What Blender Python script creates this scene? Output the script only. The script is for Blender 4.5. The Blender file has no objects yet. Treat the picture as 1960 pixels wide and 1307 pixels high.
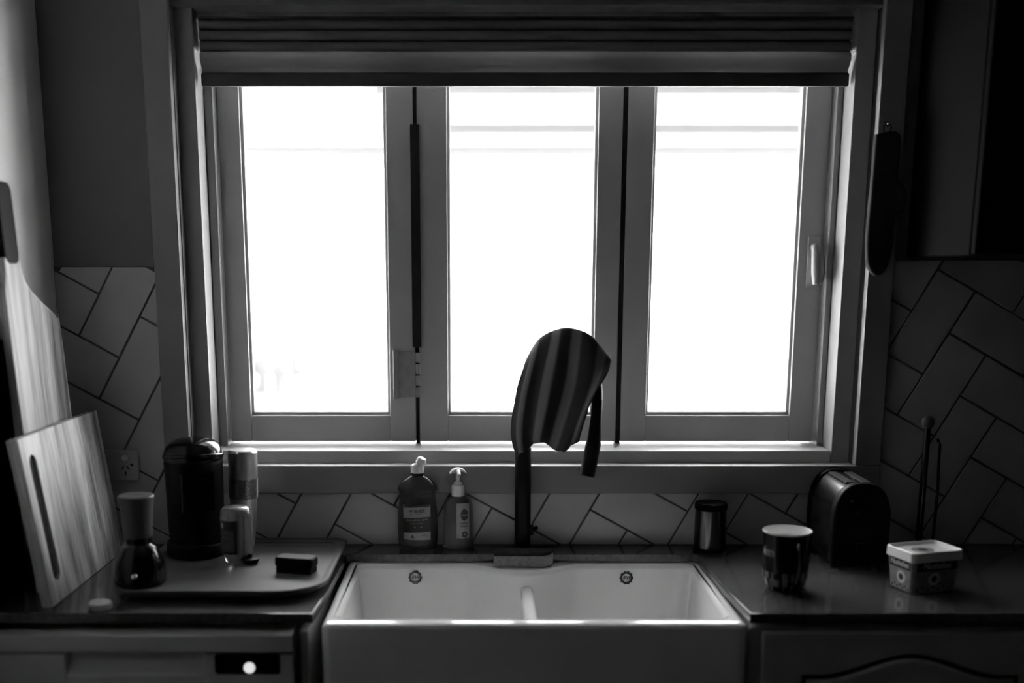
import bpy, bmesh, math, random
from mathutils import Vector, Matrix
random.seed(4)
PI = math.pi
S = bpy.context.scene
COL = S.collection

# ------------------------------------------------------------------ camera, sky, sun, exposure
cam_d = bpy.data.cameras.new('camera'); cam = bpy.data.objects.new('camera', cam_d); COL.objects.link(cam)
cam.location = (0, 0, 1.541); cam.rotation_euler = (math.radians(90 - 11.5), 0, 0)
cam_d.sensor_width = 36.0; cam_d.lens = 2150 / 1960 * 36
cam_d.shift_x = 65 / 1960; cam_d.shift_y = 293.5 / 1960
cam_d.clip_start = 0.02; cam_d.clip_end = 200
cam_d.dof.use_dof = True; cam_d.dof.focus_distance = 2.55; cam_d.dof.aperture_fstop = 1.1
S.camera = cam

W = bpy.data.worlds.new('overcast_sky'); S.world = W; W.use_nodes = True
bg = W.node_tree.nodes['Background']; bg.inputs[1].default_value = 30.0        # zenith; an overcast sky falls to a third of it at the horizon
wt = W.node_tree; tcw = wt.nodes.new('ShaderNodeTexCoord'); sxw = wt.nodes.new('ShaderNodeSeparateXYZ'); mrw = wt.nodes.new('ShaderNodeMapRange')
mrw.inputs[1].default_value = 0; mrw.inputs[2].default_value = 1; mrw.inputs[3].default_value = 1 / 3; mrw.inputs[4].default_value = 1
wt.links.new(tcw.outputs['Generated'], sxw.inputs[0]); wt.links.new(sxw.outputs['Z'], mrw.inputs[0]); wt.links.new(mrw.outputs[0], bg.inputs[0])
sun_d = bpy.data.lights.new('sun', 'SUN'); sun_d.energy = 39.0; sun_d.angle = math.radians(3)
sun = bpy.data.objects.new('sun', sun_d); COL.objects.link(sun)
sun.rotation_euler = (math.radians(24), 0, math.radians(8)); sun.location = (0, 0, 12)
S.view_settings.view_transform = 'Standard'; S.view_settings.look = 'None'
S.view_settings.gamma = 1.0; S.view_settings.use_curve_mapping = False
S.view_settings.exposure = 0.0
S.cycles.use_denoising = True
S.cycles.max_bounces = 10; S.cycles.diffuse_bounces = 5; S.cycles.transparent_max_bounces = 12
S.cycles.sample_clamp_indirect = 20.0

# ------------------------------------------------------------------ materials (the photograph is black and white)
def mat(name, g, rough=.5, metal=0., coat=0., noise=0., nscale=20., bump=0., trans=0., ior=1.45, stretch=None, spec=.5):
    m = bpy.data.materials.new(name); m.use_nodes = True
    nt = m.node_tree; b = nt.nodes['Principled BSDF']
    b.inputs['Base Color'].default_value = (g, g, g, 1); b.inputs['Roughness'].default_value = rough
    b.inputs['Metallic'].default_value = metal; b.inputs['Coat Weight'].default_value = coat
    b.inputs['Transmission Weight'].default_value = trans; b.inputs['IOR'].default_value = ior
    b.inputs['Specular IOR Level'].default_value = spec
    if noise or bump:
        tc = nt.nodes.new('ShaderNodeTexCoord'); mp = nt.nodes.new('ShaderNodeMapping')
        nz = nt.nodes.new('ShaderNodeTexNoise'); nz.inputs['Scale'].default_value = nscale; nz.inputs['Detail'].default_value = 4
        if stretch: mp.inputs['Scale'].default_value = stretch
        nt.links.new(tc.outputs['Object'], mp.inputs[0]); nt.links.new(mp.outputs[0], nz.inputs['Vector'])
        if noise:
            mr = nt.nodes.new('ShaderNodeMapRange')
            mr.inputs[1].default_value = .3; mr.inputs[2].default_value = .7
            mr.inputs[3].default_value = g * (1 - noise); mr.inputs[4].default_value = g * (1 + noise)
            nt.links.new(nz.outputs[0], mr.inputs[0]); nt.links.new(mr.outputs[0], b.inputs['Base Color'])
        if bump:
            bp = nt.nodes.new('ShaderNodeBump'); bp.inputs['Strength'].default_value = bump; bp.inputs['Distance'].default_value = .002
            nt.links.new(nz.outputs[0], bp.inputs['Height']); nt.links.new(bp.outputs[0], b.inputs['Normal'])
    return m

def wood_mat(name, lo, hi, axis_scale, rough=.45):
    m = bpy.data.materials.new(name); m.use_nodes = True; nt = m.node_tree; b = nt.nodes['Principled BSDF']
    tc = nt.nodes.new('ShaderNodeTexCoord'); mp = nt.nodes.new('ShaderNodeMapping'); mp.inputs['Scale'].default_value = axis_scale
    n1 = nt.nodes.new('ShaderNodeTexNoise'); n1.inputs['Scale'].default_value = 1; n1.inputs['Detail'].default_value = 6; n1.inputs['Distortion'].default_value = .4
    n2 = nt.nodes.new('ShaderNodeTexNoise'); n2.inputs['Scale'].default_value = 7; n2.inputs['Detail'].default_value = 3
    mx = nt.nodes.new('ShaderNodeMix'); mx.inputs[0].default_value = .3
    r = nt.nodes.new('ShaderNodeValToRGB'); r.color_ramp.elements[0].position = .36; r.color_ramp.elements[1].position = .64
    r.color_ramp.elements[0].color = (lo, lo, lo, 1); r.color_ramp.elements[1].color = (hi, hi, hi, 1)
    nt.links.new(tc.outputs['Object'], mp.inputs[0]); nt.links.new(mp.outputs[0], n1.inputs['Vector']); nt.links.new(mp.outputs[0], n2.inputs['Vector'])
    nt.links.new(n1.outputs[0], mx.inputs[2]); nt.links.new(n2.outputs[0], mx.inputs[3])
    nt.links.new(mx.outputs[0], r.inputs[0]); nt.links.new(r.outputs[0], b.inputs['Base Color'])
    b.inputs['Roughness'].default_value = rough
    return m

def emit_mat(name, v):
    m = bpy.data.materials.new(name); m.use_nodes = True; b = m.node_tree.nodes['Principled BSDF']
    b.inputs['Base Color'].default_value = (.8, .8, .8, 1)
    b.inputs['Emission Color'].default_value = (1, 1, 1, 1); b.inputs['Emission Strength'].default_value = v
    return m

def thin_glass(name, tint=.97, refl_ior=1.45):
    m = bpy.data.materials.new(name); m.use_nodes = True; nt = m.node_tree
    nt.nodes.remove(nt.nodes['Principled BSDF'])
    lw = nt.nodes.new('ShaderNodeLayerWeight'); lw.inputs[0].default_value = .5
    pw_ = nt.nodes.new('ShaderNodeMath'); pw_.operation = 'POWER'; pw_.inputs[1].default_value = 5
    fr = nt.nodes.new('ShaderNodeMath'); fr.operation = 'MULTIPLY_ADD'; fr.inputs[1].default_value = .96; fr.inputs[2].default_value = .035
    nt.links.new(lw.outputs['Facing'], pw_.inputs[0]); nt.links.new(pw_.outputs[0], fr.inputs[0])
    tr = nt.nodes.new('ShaderNodeBsdfTransparent'); tr.inputs[0].default_value = (tint, tint, tint, 1)
    gl = nt.nodes.new('ShaderNodeBsdfGlossy'); gl.inputs['Roughness'].default_value = .02
    mx = nt.nodes.new('ShaderNodeMixShader')
    nt.links.new(fr.outputs[0], mx.inputs[0]); nt.links.new(tr.outputs[0], mx.inputs[1]); nt.links.new(gl.outputs[0], mx.inputs[2])
    nt.links.new(mx.outputs[0], nt.nodes['Material Output'].inputs[0])
    return m

def translucent(name, g, t):
    m = bpy.data.materials.new(name); m.use_nodes = True; nt = m.node_tree
    nt.nodes.remove(nt.nodes['Principled BSDF'])
    d = nt.nodes.new('ShaderNodeBsdfDiffuse'); d.inputs[0].default_value = (g, g, g, 1)
    tl = nt.nodes.new('ShaderNodeBsdfTranslucent'); tl.inputs[0].default_value = (g, g, g, 1)
    mx = nt.nodes.new('ShaderNodeMixShader'); mx.inputs[0].default_value = t
    nt.links.new(d.outputs[0], mx.inputs[1]); nt.links.new(tl.outputs[0], mx.inputs[2])
    nt.links.new(mx.outputs[0], nt.nodes['Material Output'].inputs[0])
    return m

M = dict(
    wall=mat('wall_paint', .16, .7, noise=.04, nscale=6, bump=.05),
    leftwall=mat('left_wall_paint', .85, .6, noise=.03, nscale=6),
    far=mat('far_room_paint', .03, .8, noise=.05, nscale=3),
    floor=wood_mat('floor_boards', .06, .12, (2, 12, 1)),
    ceiling=mat('ceiling_paint', .15, .9, noise=.03, nscale=4),
    tile=mat('glazed_tile', .42, .28, noise=.07, nscale=9, bump=.03),
    grout=mat('dark_grout', .09, .9, noise=.2, nscale=80),
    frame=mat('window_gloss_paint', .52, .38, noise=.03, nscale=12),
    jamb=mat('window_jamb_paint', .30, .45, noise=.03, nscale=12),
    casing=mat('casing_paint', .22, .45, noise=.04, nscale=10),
    dark=mat('seal_rubber', .012, .7, noise=.2, nscale=30),
    glass=thin_glass('window_glass'),
    hinge=mat('brushed_hinge_metal', .5, .4, metal=.6, noise=.1, nscale=60),
    stone=mat('engineered_stone', .065, .12, noise=.25, nscale=90, spec=.4),
    clay=mat('white_fireclay', .80, .12, noise=.02, nscale=8, coat=.4),
    cab=mat('cabinet_vinyl', .40, .4, noise=.03, nscale=7),
    darkcab=mat('dark_cupboard_laminate', .004, .8, noise=.1, nscale=9, spec=.02),
    appl=mat('appliance_enamel', .5, .35, noise=.02, nscale=9),
    black=mat('black_plastic', .003, .5, noise=.2, nscale=40, spec=.1),
    blackgloss=mat('black_gloss_plastic', .004, .14, noise=.1, nscale=40, spec=.35),
    matblack=mat('matte_black_metal', .004, .45, noise=.2, nscale=50, spec=.2),
    chrome=mat('chrome', .65, .12, metal=1, noise=.03, nscale=30),
    darksteel=mat('dark_brushed_steel', .10, .24, metal=1, noise=.2, nscale=40, stretch=(8, 8, .3)),
    alu=mat('anodised_aluminium', .62, .36, metal=.9, noise=.05, nscale=60),
    white=mat('white_plastic', .75, .3, noise=.02, nscale=20),
    offwhite=mat('grey_white_plastic', .45, .4, noise=.03, nscale=20),
    lidgrey=mat('chopper_lid_plastic', .07, .5, noise=.03, nscale=20),
    mat=mat('draining_tray_plastic', .085, .5, noise=.05, nscale=14, spec=.15),
    wood=wood_mat('acacia_wood', .14, .85, (30, 20, 2.0)),
    wood2=wood_mat('bamboo_wood', .06, .65, (30, 34, 1.6)),
    sponge=mat('sponge_foam', .22, .95, noise=.25, nscale=160, bump=.6),
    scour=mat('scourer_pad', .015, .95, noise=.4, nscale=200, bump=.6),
    greenb=mat('dark_bottle_plastic', .085, .12, noise=.05, nscale=12, trans=.45, ior=1.3),
    clearb=mat('clear_soap_bottle', .26, .15, noise=.05, nscale=12, trans=.6, ior=1.33),
    label=mat('label_paper', .30, .4, noise=.05, nscale=40),
    labeld=mat('label_print_dark', .012, .4, noise=.1, nscale=40),
    labelm=mat('label_print_pale', .30, .4, noise=.1, nscale=40),
    jar=mat('jar_glass', .8, .05, noise=.02, nscale=10, trans=.9, ior=1.35),
    mugd=mat('mug_dark_glaze', .004, .2, noise=.2, nscale=30, spec=.2),
    mugh=mat('mug_handle_glaze', .015, .15, noise=.2, nscale=30, spec=.35),
    mugw=mat('mug_white_glaze', .78, .15, noise=.02, nscale=30),
    mugp=mat('mug_pale_print', .13, .3, noise=.5, nscale=60),
    tubw=mat('tub_lid_plastic', .85, .3, noise=.02, nscale=30),
    tubl=mat('tub_print_ground', .24, .4, noise=.22, nscale=70),
    tubp=mat('tub_print_pale', .6, .4, noise=.05, nscale=50),
    blind=translucent('blind_fabric', .16, .08),
    blindbar=mat('blind_rail', .05, .6, noise=.1, nscale=20),
    led=emit_mat('indicator_light', .75),
    mitt=mat('dark_cotton', .010, .95, noise=.3, nscale=120, bump=.4),
    poly=translucent('awning_acrylic', .55, .5),
    polyrib=translucent('awning_rib_acrylic', .42, .45),
    render=mat('neighbour_render', .8, .9, noise=.03, nscale=2),
    brick=mat('neighbour_trim', .065, .8, noise=.05, nscale=4),
    paling=wood_mat('grey_paling_wood', .012, .08, (9, 9, 1.2)),
    conc=mat('pale_concrete', .068, .9, noise=.08, nscale=5),
    grass=mat('pale_paving', .6, .95, noise=.1, nscale=3),
    leaf=mat('leaf', .025, .6, noise=.4, nscale=9),
)

# ------------------------------------------------------------------ helpers
def link(name, bm, m, parent=None, smooth=False, loc=None, rot=None):
    me = bpy.data.meshes.new(name); bm.normal_update(); bm.to_mesh(me); bm.free()
    for k in (m if isinstance(m, (list, tuple)) else [m]): me.materials.append(k)
    if smooth:
        for p in me.polygons: p.use_smooth = True
    o = bpy.data.objects.new(name, me); COL.objects.link(o)
    if loc: o.location = loc
    if rot: o.rotation_euler = rot
    if parent: o.parent = parent
    return o
def smooth_by_angle(o, deg=40):
    bm = bmesh.new(); bm.from_mesh(o.data)
    for f in bm.faces: f.smooth = True
    for e in bm.edges:
        if len(e.link_faces) == 2 and e.calc_face_angle(0) > math.radians(deg): e.smooth = False
    bm.to_mesh(o.data); bm.free()
    w = o.modifiers.new('weighted_normals', 'WEIGHTED_NORMAL'); w.keep_sharp = True; w.weight = 80
    return o
def tag(o, label=None, cat=None, group=None, kind=None):
    if label: o['label'] = label
    if cat: o['category'] = cat
    if group: o['group'] = group
    if kind: o['kind'] = kind
    return o
def thing(name, label, cat, loc=(0, 0, 0), rz=0, group=None):
    o = bpy.data.objects.new(name, None); COL.objects.link(o); o.location = loc; o.rotation_euler = (0, 0, rz)
    o.empty_display_size = .05
    return tag(o, label, cat, group)
def box(bm, x0, x1, y0, y1, z0, z1, bev=0, seg=2):
    b2 = bmesh.new()
    vs = [b2.verts.new(p) for p in ((x0, y0, z0), (x1, y0, z0), (x1, y1, z0), (x0, y1, z0), (x0, y0, z1), (x1, y0, z1), (x1, y1, z1), (x0, y1, z1))]
    for f in ((0, 3, 2, 1), (4, 5, 6, 7), (0, 1, 5, 4), (1, 2, 6, 5), (2, 3, 7, 6), (3, 0, 4, 7)): b2.faces.new([vs[i] for i in f])
    if bev: bmesh.ops.bevel(b2, geom=list(b2.edges), offset=bev, segments=seg, affect='EDGES', profile=.5)
    merge(bm, b2); return bm
def merge(bm, b2, mx=None):
    mp = {v: bm.verts.new(mx @ v.co if mx else v.co) for v in b2.verts}
    for f in b2.faces:
        nf = bm.faces.new([mp[v] for v in f.verts]); nf.smooth = f.smooth; nf.material_index = f.material_index
    b2.free()
def bx(name, x0, x1, y0, y1, z0, z1, m, parent=None, bev=.002, seg=2):
    return smooth_by_angle(link(name, box(bmesh.new(), x0, x1, y0, y1, z0, z1, bev, seg), m, parent), 35)
def lathe(bm, prof, n=40, sx=1., sy=1., cx=0, cy=0, cz=0, caps=True):
    rings = []
    for r, z in prof:
        rings.append([bm.verts.new((cx + r * sx * math.cos(2 * PI * k / n), cy + r * sy * math.sin(2 * PI * k / n), cz + z)) for k in range(n)])
    for a, b in zip(rings, rings[1:]):
        for k in range(n): bm.faces.new((a[k], a[(k + 1) % n], b[(k + 1) % n], b[k]))
    if caps:
        bm.faces.new(list(reversed(rings[0]))); bm.faces.new(rings[-1])
    return bm
def lat(name, prof, m, parent=None, n=40, sx=1., sy=1., c=(0, 0, 0), caps=True, deg=40):
    return smooth_by_angle(link(name, lathe(bmesh.new(), prof, n, sx, sy, *c, caps=caps), m, parent), deg)
def tube(bm, pts, r, n=14, square=False):
    P = [Vector(p) for p in pts]; rs = r if isinstance(r, (list, tuple)) else [r] * len(P)
    T = []
    for i in range(len(P)):
        a = P[max(i - 1, 0)]; b = P[min(i + 1, len(P) - 1)]; T.append((b - a).normalized())
    up = Vector((0, 1, 0)) if abs(T[0].y) < .9 else Vector((1, 0, 0))
    u = T[0].cross(up).normalized(); rings = []
    for i, p in enumerate(P):
        u = (u - T[i] * u.dot(T[i])).normalized(); v = T[i].cross(u)
        rings.append([bm.verts.new(p + rs[i] * (math.cos(2 * PI * k / n) * u + math.sin(2 * PI * k / n) * v)) for k in range(n)])
    for a, b in zip(rings, rings[1:]):
        for k in range(n): bm.faces.new((a[k], a[(k + 1) % n], b[(k + 1) % n], b[k]))
    bm.faces.new(list(reversed(rings[0]))); bm.faces.new(rings[-1])
    bmesh.ops.recalc_face_normals(bm, faces=bm.faces)
    return bm
def tb(name, pts, r, m, parent=None, n=14): return smooth_by_angle(link(name, tube(bmesh.new(), pts, r, n), m, parent), 45)
def rot_x(o, loc): o.location = loc; o.rotation_euler = (PI / 2, 0, 0); return o
def smooth_path(pts, k=6):
    P = [Vector(p) for p in pts]; out = []
    for i in range(len(P) - 1):
        p0 = P[max(i - 1, 0)]; p1 = P[i]; p2 = P[i + 1]; p3 = P[min(i + 2, len(P) - 1)]
        for j in range(k):
            t = j / k
            out.append(.5 * ((2 * p1) + (p2 - p0) * t + (2 * p0 - 5 * p1 + 4 * p2 - p3) * t * t + (3 * p1 - p0 - 3 * p2 + p3) * t ** 3))
    out.append(P[-1]); return out
def prism(bm, poly, a0, a1, axis='z', bev=0, seg=2):
    """extrude a 2-D outline along an axis: z -> (x,y), y -> (x,z), x -> (y,z)"""
    b2 = bmesh.new()
    def pt(p, a): return {'z': (p[0], p[1], a), 'y': (p[0], a, p[1]), 'x': (a, p[0], p[1])}[axis]
    lo = [b2.verts.new(pt(p, a0)) for p in poly]; hi = [b2.verts.new(pt(p, a1)) for p in poly]
    b2.faces.new(list(reversed(lo))); b2.faces.new(hi); n = len(poly)
    caps = list(b2.faces)
    for k in range(n): b2.faces.new((lo[k], lo[(k + 1) % n], hi[(k + 1) % n], hi[k]))
    bmesh.ops.recalc_face_normals(b2, faces=b2.faces)
    if bev:
        ed = [e for e in b2.edges if any(f in caps for f in e.link_faces)]
        bmesh.ops.bevel(b2, geom=ed, offset=bev, segments=seg, affect='EDGES', profile=.5)
    merge(bm, b2); return bm
def pr(name, poly, a0, a1, axis, m, parent=None, bev=0, seg=2): return smooth_by_angle(link(name, prism(bmesh.new(), poly, a0, a1, axis, bev, seg), m, parent), 35)
def rrect(x0, x1, y0, y1, r, n=6):
    out = []
    rs = r if isinstance(r, (list, tuple)) else [r] * 4
    for (cx, cy, a, q) in ((x1 - rs[0], y1 - rs[0], 0, rs[0]), (x0 + rs[1], y1 - rs[1], 90, rs[1]), (x0 + rs[2], y0 + rs[2], 180, rs[2]), (x1 - rs[3], y0 + rs[3], 270, rs[3])):
        for k in range(n + 1):
            t = math.radians(a + 90 * k / n); out.append((cx + q * math.cos(t), cy + q * math.sin(t)))
    return out
def text_bm(body, size, shear=0., align='CENTER', bold=0.):
    cu = bpy.data.curves.new('letters', 'FONT'); cu.body = body; cu.size = size; cu.shear = shear
    cu.align_x = align; cu.align_y = 'CENTER'; cu.resolution_u = 3; cu.offset = bold
    o = bpy.data.objects.new('letters', cu); COL.objects.link(o)
    me = bpy.data.meshes.new_from_object(o.evaluated_get(bpy.context.evaluated_depsgraph_get()))
    bpy.data.objects.remove(o); bpy.data.curves.remove(cu)
    b = bmesh.new(); b.from_mesh(me); bpy.data.meshes.remove(me); return b
def lettering(name, body, size, m, parent, fn, shear=0., bold=0.):
    """flat letters mapped by fn(x, y) -> 3-D point on the printed surface"""
    b = text_bm(body, size, shear, bold=bold)
    for v in b.verts: v.co = Vector(fn(v.co.x, v.co.y))
    return link(name, b, m, parent)
def patch(name, x0, x1, z0, z1, m, parent, fn, nx=12, nz=4):
    bm = bmesh.new(); g = [[bm.verts.new(fn(x0 + (x1 - x0) * i / nx, z0 + (z1 - z0) * j / nz)) for i in range(nx + 1)] for j in range(nz + 1)]
    for j in range(nz):
        for i in range(nx): bm.faces.new((g[j][i], g[j][i + 1], g[j + 1][i + 1], g[j + 1][i]))
    return link(name, bm, m, parent, smooth=True)
def ring_bm(r0, r1, n, fn):
    bm = bmesh.new(); a = []; b = []
    for k in range(n):
        t = 2 * PI * k / n
        a.append(bm.verts.new(fn(r0 * math.cos(t), r0 * math.sin(t)))); b.append(bm.verts.new(fn(r1 * math.cos(t), r1 * math.sin(t))))
    for k in range(n): bm.faces.new((a[k], a[(k + 1) % n], b[(k + 1) % n], b[k]))
    return bm

# ------------------------------------------------------------------ room shell
XL, XR, YB, YF, ZC = -.95, 1.95, 2.569, -2.9, 2.50
HX0, HX1, HZ0, HZ1 = -.66, .875, 1.075, 2.09           # hole in the back wall for the window
bm = bmesh.new()
for a in ((XL - .15, HX0, 0, ZC), (HX1, XR + .15, 0, ZC), (HX0, HX1, 0, HZ0), (HX0, HX1, HZ1, ZC)): box(bm, a[0], a[1], YB, 2.80, a[2], a[3])
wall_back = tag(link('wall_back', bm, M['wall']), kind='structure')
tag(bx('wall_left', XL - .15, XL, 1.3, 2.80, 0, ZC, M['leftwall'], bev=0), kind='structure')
tag(bx('wall_left_rear', XL - .15, XL, YF, 1.3, 0, ZC, M['far'], bev=0), kind='structure')  # unseen rear stretch, split off and near-black to cut bounced light
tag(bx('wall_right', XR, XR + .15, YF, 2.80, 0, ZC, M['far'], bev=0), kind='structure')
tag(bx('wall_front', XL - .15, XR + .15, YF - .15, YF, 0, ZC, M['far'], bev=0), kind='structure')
tag(bx('floor', XL - .15, XR + .15, YF - .15, 2.80, -.12, 0, M['floor'], bev=0), kind='structure')
tag(bx('ceiling', XL - .15, XR + .15, YF - .15, 2.80, ZC, ZC + .12, M['ceiling'], bev=0), kind='structure')

# grout bed and herringbone tiles, clipped to the three tiled areas of the back wall
bm = bmesh.new()
TILED = ((-.95, -.722, .90, 1.54), (-.722, .928, .90, 1.024), (.928, 1.94, .90, 1.555))
for x0, x1, z0, z1 in TILED: box(bm, x0, x1, YB - .003, YB + .01, z0, z1)
link('grout', bm, M['grout'], wall_back)
TH = math.radians(-29); EX = (math.cos(TH), math.sin(TH)); EY = (-math.sin(TH), math.cos(TH))
PX_, PY_, WX, WY, J = -.046, .667 - 7 * .1068, .1012, .1068, .0022
def clip(poly, x0, x1, z0, z1):
    for ax, lim, sg in ((0, x0, 1), (0, x1, -1), (1, z0, 1), (1, z1, -1)):
        out = []
        for k in range(len(poly)):
            p, q = poly[k - 1], poly[k]; dp = (p[ax] - lim) * sg; dq = (q[ax] - lim) * sg
            if dp * dq < 0:
                t = dp / (dp - dq); out.append((p[0] + (q[0] - p[0]) * t, p[1] + (q[1] - p[1]) * t))
            if dq >= 0: out.append(q)
        poly = out
        if len(poly) < 3: return []
    return poly
def area(p): return abs(sum(p[k - 1][0] * p[k][1] - p[k][0] * p[k - 1][1] for k in range(len(p)))) / 2
tiles = set()
for i in range(-22, 26):
    for j in range(-6, 26):
        d = (i + j) % 4
        tiles.add(('h', i - d, j) if d < 2 else ('v', i, j - (d - 2)))
for o_, i, j in sorted(tiles):
    w, h = (2, 1) if o_ == 'h' else (1, 2)
    a0, a1, b0, b1 = PX_ + i * WX + J, PX_ + (i + w) * WX - J, PY_ + j * WY + J, PY_ + (j + h) * WY - J
    poly = [(a * EX[0] + b * EY[0], a * EX[1] + b * EY[1]) for a, b in ((a0, b0), (a1, b0), (a1, b1), (a0, b1))]
    for R in TILED:
        c = clip(poly, R[0] + .001, R[1] - .001, R[2] + .001, R[3] - .001)
        if len(c) >= 3 and area(c) > 1.2e-4:
            dy = random.uniform(-.0006, .0006)
            try: pr('tile', c, YB - .0045 + dy, YB + .004, 'y', M['tile'], wall_back, bev=.0008, seg=1)
            except Exception: pr('tile', c, YB - .0045 + dy, YB + .004, 'y', M['tile'], wall_back)

# ------------------------------------------------------------------ window
win = tag(thing('window_1', None, None), kind='structure')
def wb(name, *a, m='frame', p=win, bev=.002): return bx(name, *a, M[m], p, bev)
# casing (architrave) on the wall face
wb('casing', -.721, -.662, 2.548, 2.572, 1.091, 2.16, m='casing', bev=.004)
wb('casing', .868, .927, 2.548, 2.572, 1.091, 2.16, m='casing', bev=.004)
wb('casing', -.721, .927, 2.548, 2.572, 1.025, 1.091, m='casing', bev=.004)
wb('casing', -.721, .927, 2.548, 2.572, 2.10, 2.16, m='casing', bev=.004)
# fixed frame, set back from the casing
wb('frame_post', -.662, -.620, 2.595, 2.80, 1.075, 2.12, m='jamb', bev=.003)
wb('frame_post', .826, .868, 2.595, 2.80, 1.075, 2.12, m='jamb', bev=.003)
wb('frame_post', -.620, -.600, 2.665, 2.80, 1.117, 2.10, m='jamb', bev=.003)
wb('frame_post', .812, .826, 2.665, 2.80, 1.117, 2.10, m='jamb', bev=.003)
wb('frame_head', -.62, .826, 2.64, 2.80, 2.075, 2.12, bev=.003)
wb('casing_ledge', -.664, .870, 2.556, 2.600, 1.074, 1.0895, bev=.001)
wb('sill', -.620, .826, 2.597, 2.80, 1.075, 1.1185, bev=.004)
# three sashes
def sash(x0, x1, g0, g1, wl, wr):
    t = bpy.data.objects.new('sash', None); COL.objects.link(t); t.parent = win
    y0, y1, zb, zt, gz0, gz1 = 2.698, 2.738, 1.124, 2.07, 1.188, 2.005
    bx('stile', x0, g0, y0, y1, zb, zt, M['frame'], t, .0025)
    bx('stile', g1, x1, y0, y1, zb, zt, M['frame'], t, .0025)
    bx('rail', g0, g1, y0 + .0006, y1, zb, gz0, M['frame'], t, .0025)
    bx('rail', g0, g1, y0 + .0006, y1, gz1, zt, M['frame'], t, .0025)
    bm = bmesh.new()                                   # glazing bead
    for a in ((g0 - .001, g0 + .007, gz0, gz1), (g1 - .007, g1 + .001, gz0, gz1), (g0, g1, gz0 - .001, gz0 + .008), (g0, g1, gz1 - .008, gz1)):
        box(bm, a[0], a[1], y0 + .010, y1 - .008, a[2], a[3], .002)
    link('glazing_bead', bm, M['frame'], t)
    bx('pane', g0, g1, 2.720, 2.724, gz0, gz1, M['glass'], t, 0)
    return t
sa = sash(-.598, -.150, -.548, -.212, 0, 0)
sb = sash(-.141, .333, -.072, .277, 0, 0)
sc = sash(.3445, .810, .405, .752, 0, 0)
wb('mullion', -.150, -.141, 2.703, 2.737, 1.1185, 2.075, m='dark', bev=0)
wb('mullion', .333, .3445, 2.703, 2.737, 1.1185, 2.075, m='dark', bev=0)
wb('meeting_strip', -.156, -.135, 2.6905, 2.699, 1.352, 1.86, m='dark', bev=.001)
# hinge leaf with knuckles bridging the first two sashes
hz = bpy.data.objects.new('hinge', None); COL.objects.link(hz); hz.parent = win
bx('hinge_leaf', -.203, -.190, 2.690, 2.699, 1.228, 1.346, M['hinge'], hz, .002)
bx('hinge_leaf', -.190, -.150, 2.694, 2.699, 1.232, 1.342, M['hinge'], hz, .001)
for k in range(4): lat('knuckle', [(.0045, 0), (.0062, .001), (.0062, .023), (.0045, .024)], M['hinge'], hz, 16, c=(-.143, 2.692, 1.233 + k * .0275))
# casement latch on the right-hand sash
lt = bpy.data.objects.new('latch', None); COL.objects.link(lt); lt.parent = win
bx('latch_plate', .772, .802, 2.690, 2.699, 1.49, 1.61, M['hinge'], lt, .003)
tb('latch_lever', [(.787, 2.688, 1.585), (.787, 2.672, 1.583), (.789, 2.664, 1.56), (.791, 2.662, 1.525), (.791, 2.664, 1.50)], [.010, .012, .015, .016, .011], M['casing'], lt)

# fabric blind stacked in the top of the opening
bl = thing('roman_blind', 'dark fabric roman blind pulled up across the top of the window', 'blind', (.103, 2.62, 1.93))
def blb(n, x0, x1, y0, y1, z0, z1, m, bev=.003): return bx(n, x0, x1, y0, y1, z0 - 0, z1, M[m], None, bev)
def child(o, p): o.parent = p; o.matrix_parent_inverse = Matrix.Translation(-p.location); return o
child(bx('bottom_rail', -.612, .820, 2.611, 2.627, 1.930, 1.960, M['blindbar'], None, .005), bl)
bm = bmesh.new()
N = 40
prof = [(2.619, 1.958), (2.622, 1.966), (2.612, 1.974), (2.603, 1.985), (2.604, 1.997), (2.614, 2.004), (2.634, 2.006)]
vs = [[bm.verts.new((-.610 + 1.428 * i / N, y, z)) for i in range(N + 1)] for y, z in prof]
for r in range(len(prof) - 1):
    for i in range(N): bm.faces.new((vs[r][i], vs[r][i + 1], vs[r + 1][i + 1], vs[r + 1][i]))
child(link('fabric_fold', bm, M['blind'], None, smooth=True), bl)
for k, (z0, dy) in enumerate(((2.004, 0), (2.026, -.004), (2.048, -.002))):
    bm = bmesh.new(); prism(bm, rrect(2.606 + dy, 2.648, z0, z0 + .021, .009, 4), -.610, .818, 'x')
    child(smooth_by_angle(link('fabric_fold', bm, M['blind'], None), 60), bl)
child(bx('head_rail', -.612, .820, 2.606, 2.64, 2.069, 2.0745, M['blindbar'], None, .001), bl)

# ------------------------------------------------------------------ benches, sink, cabinets
ct = [(-.948, 2.03), (-.312, 2.03), (-.303, 2.20), (-.298, 2.466), (-.288, 2.476), (.488, 2.476), (.498, 2.466), (.503, 2.20), (.513, 2.03), (1.945, 2.03), (1.945, 2.565), (-.948, 2.565)]
tag(pr('countertop', ct, .8805, .90, 'z', M['stone'], None, bev=.002),
    'dark grey polished stone worktop running around the white sink under the window', 'worktop')

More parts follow.
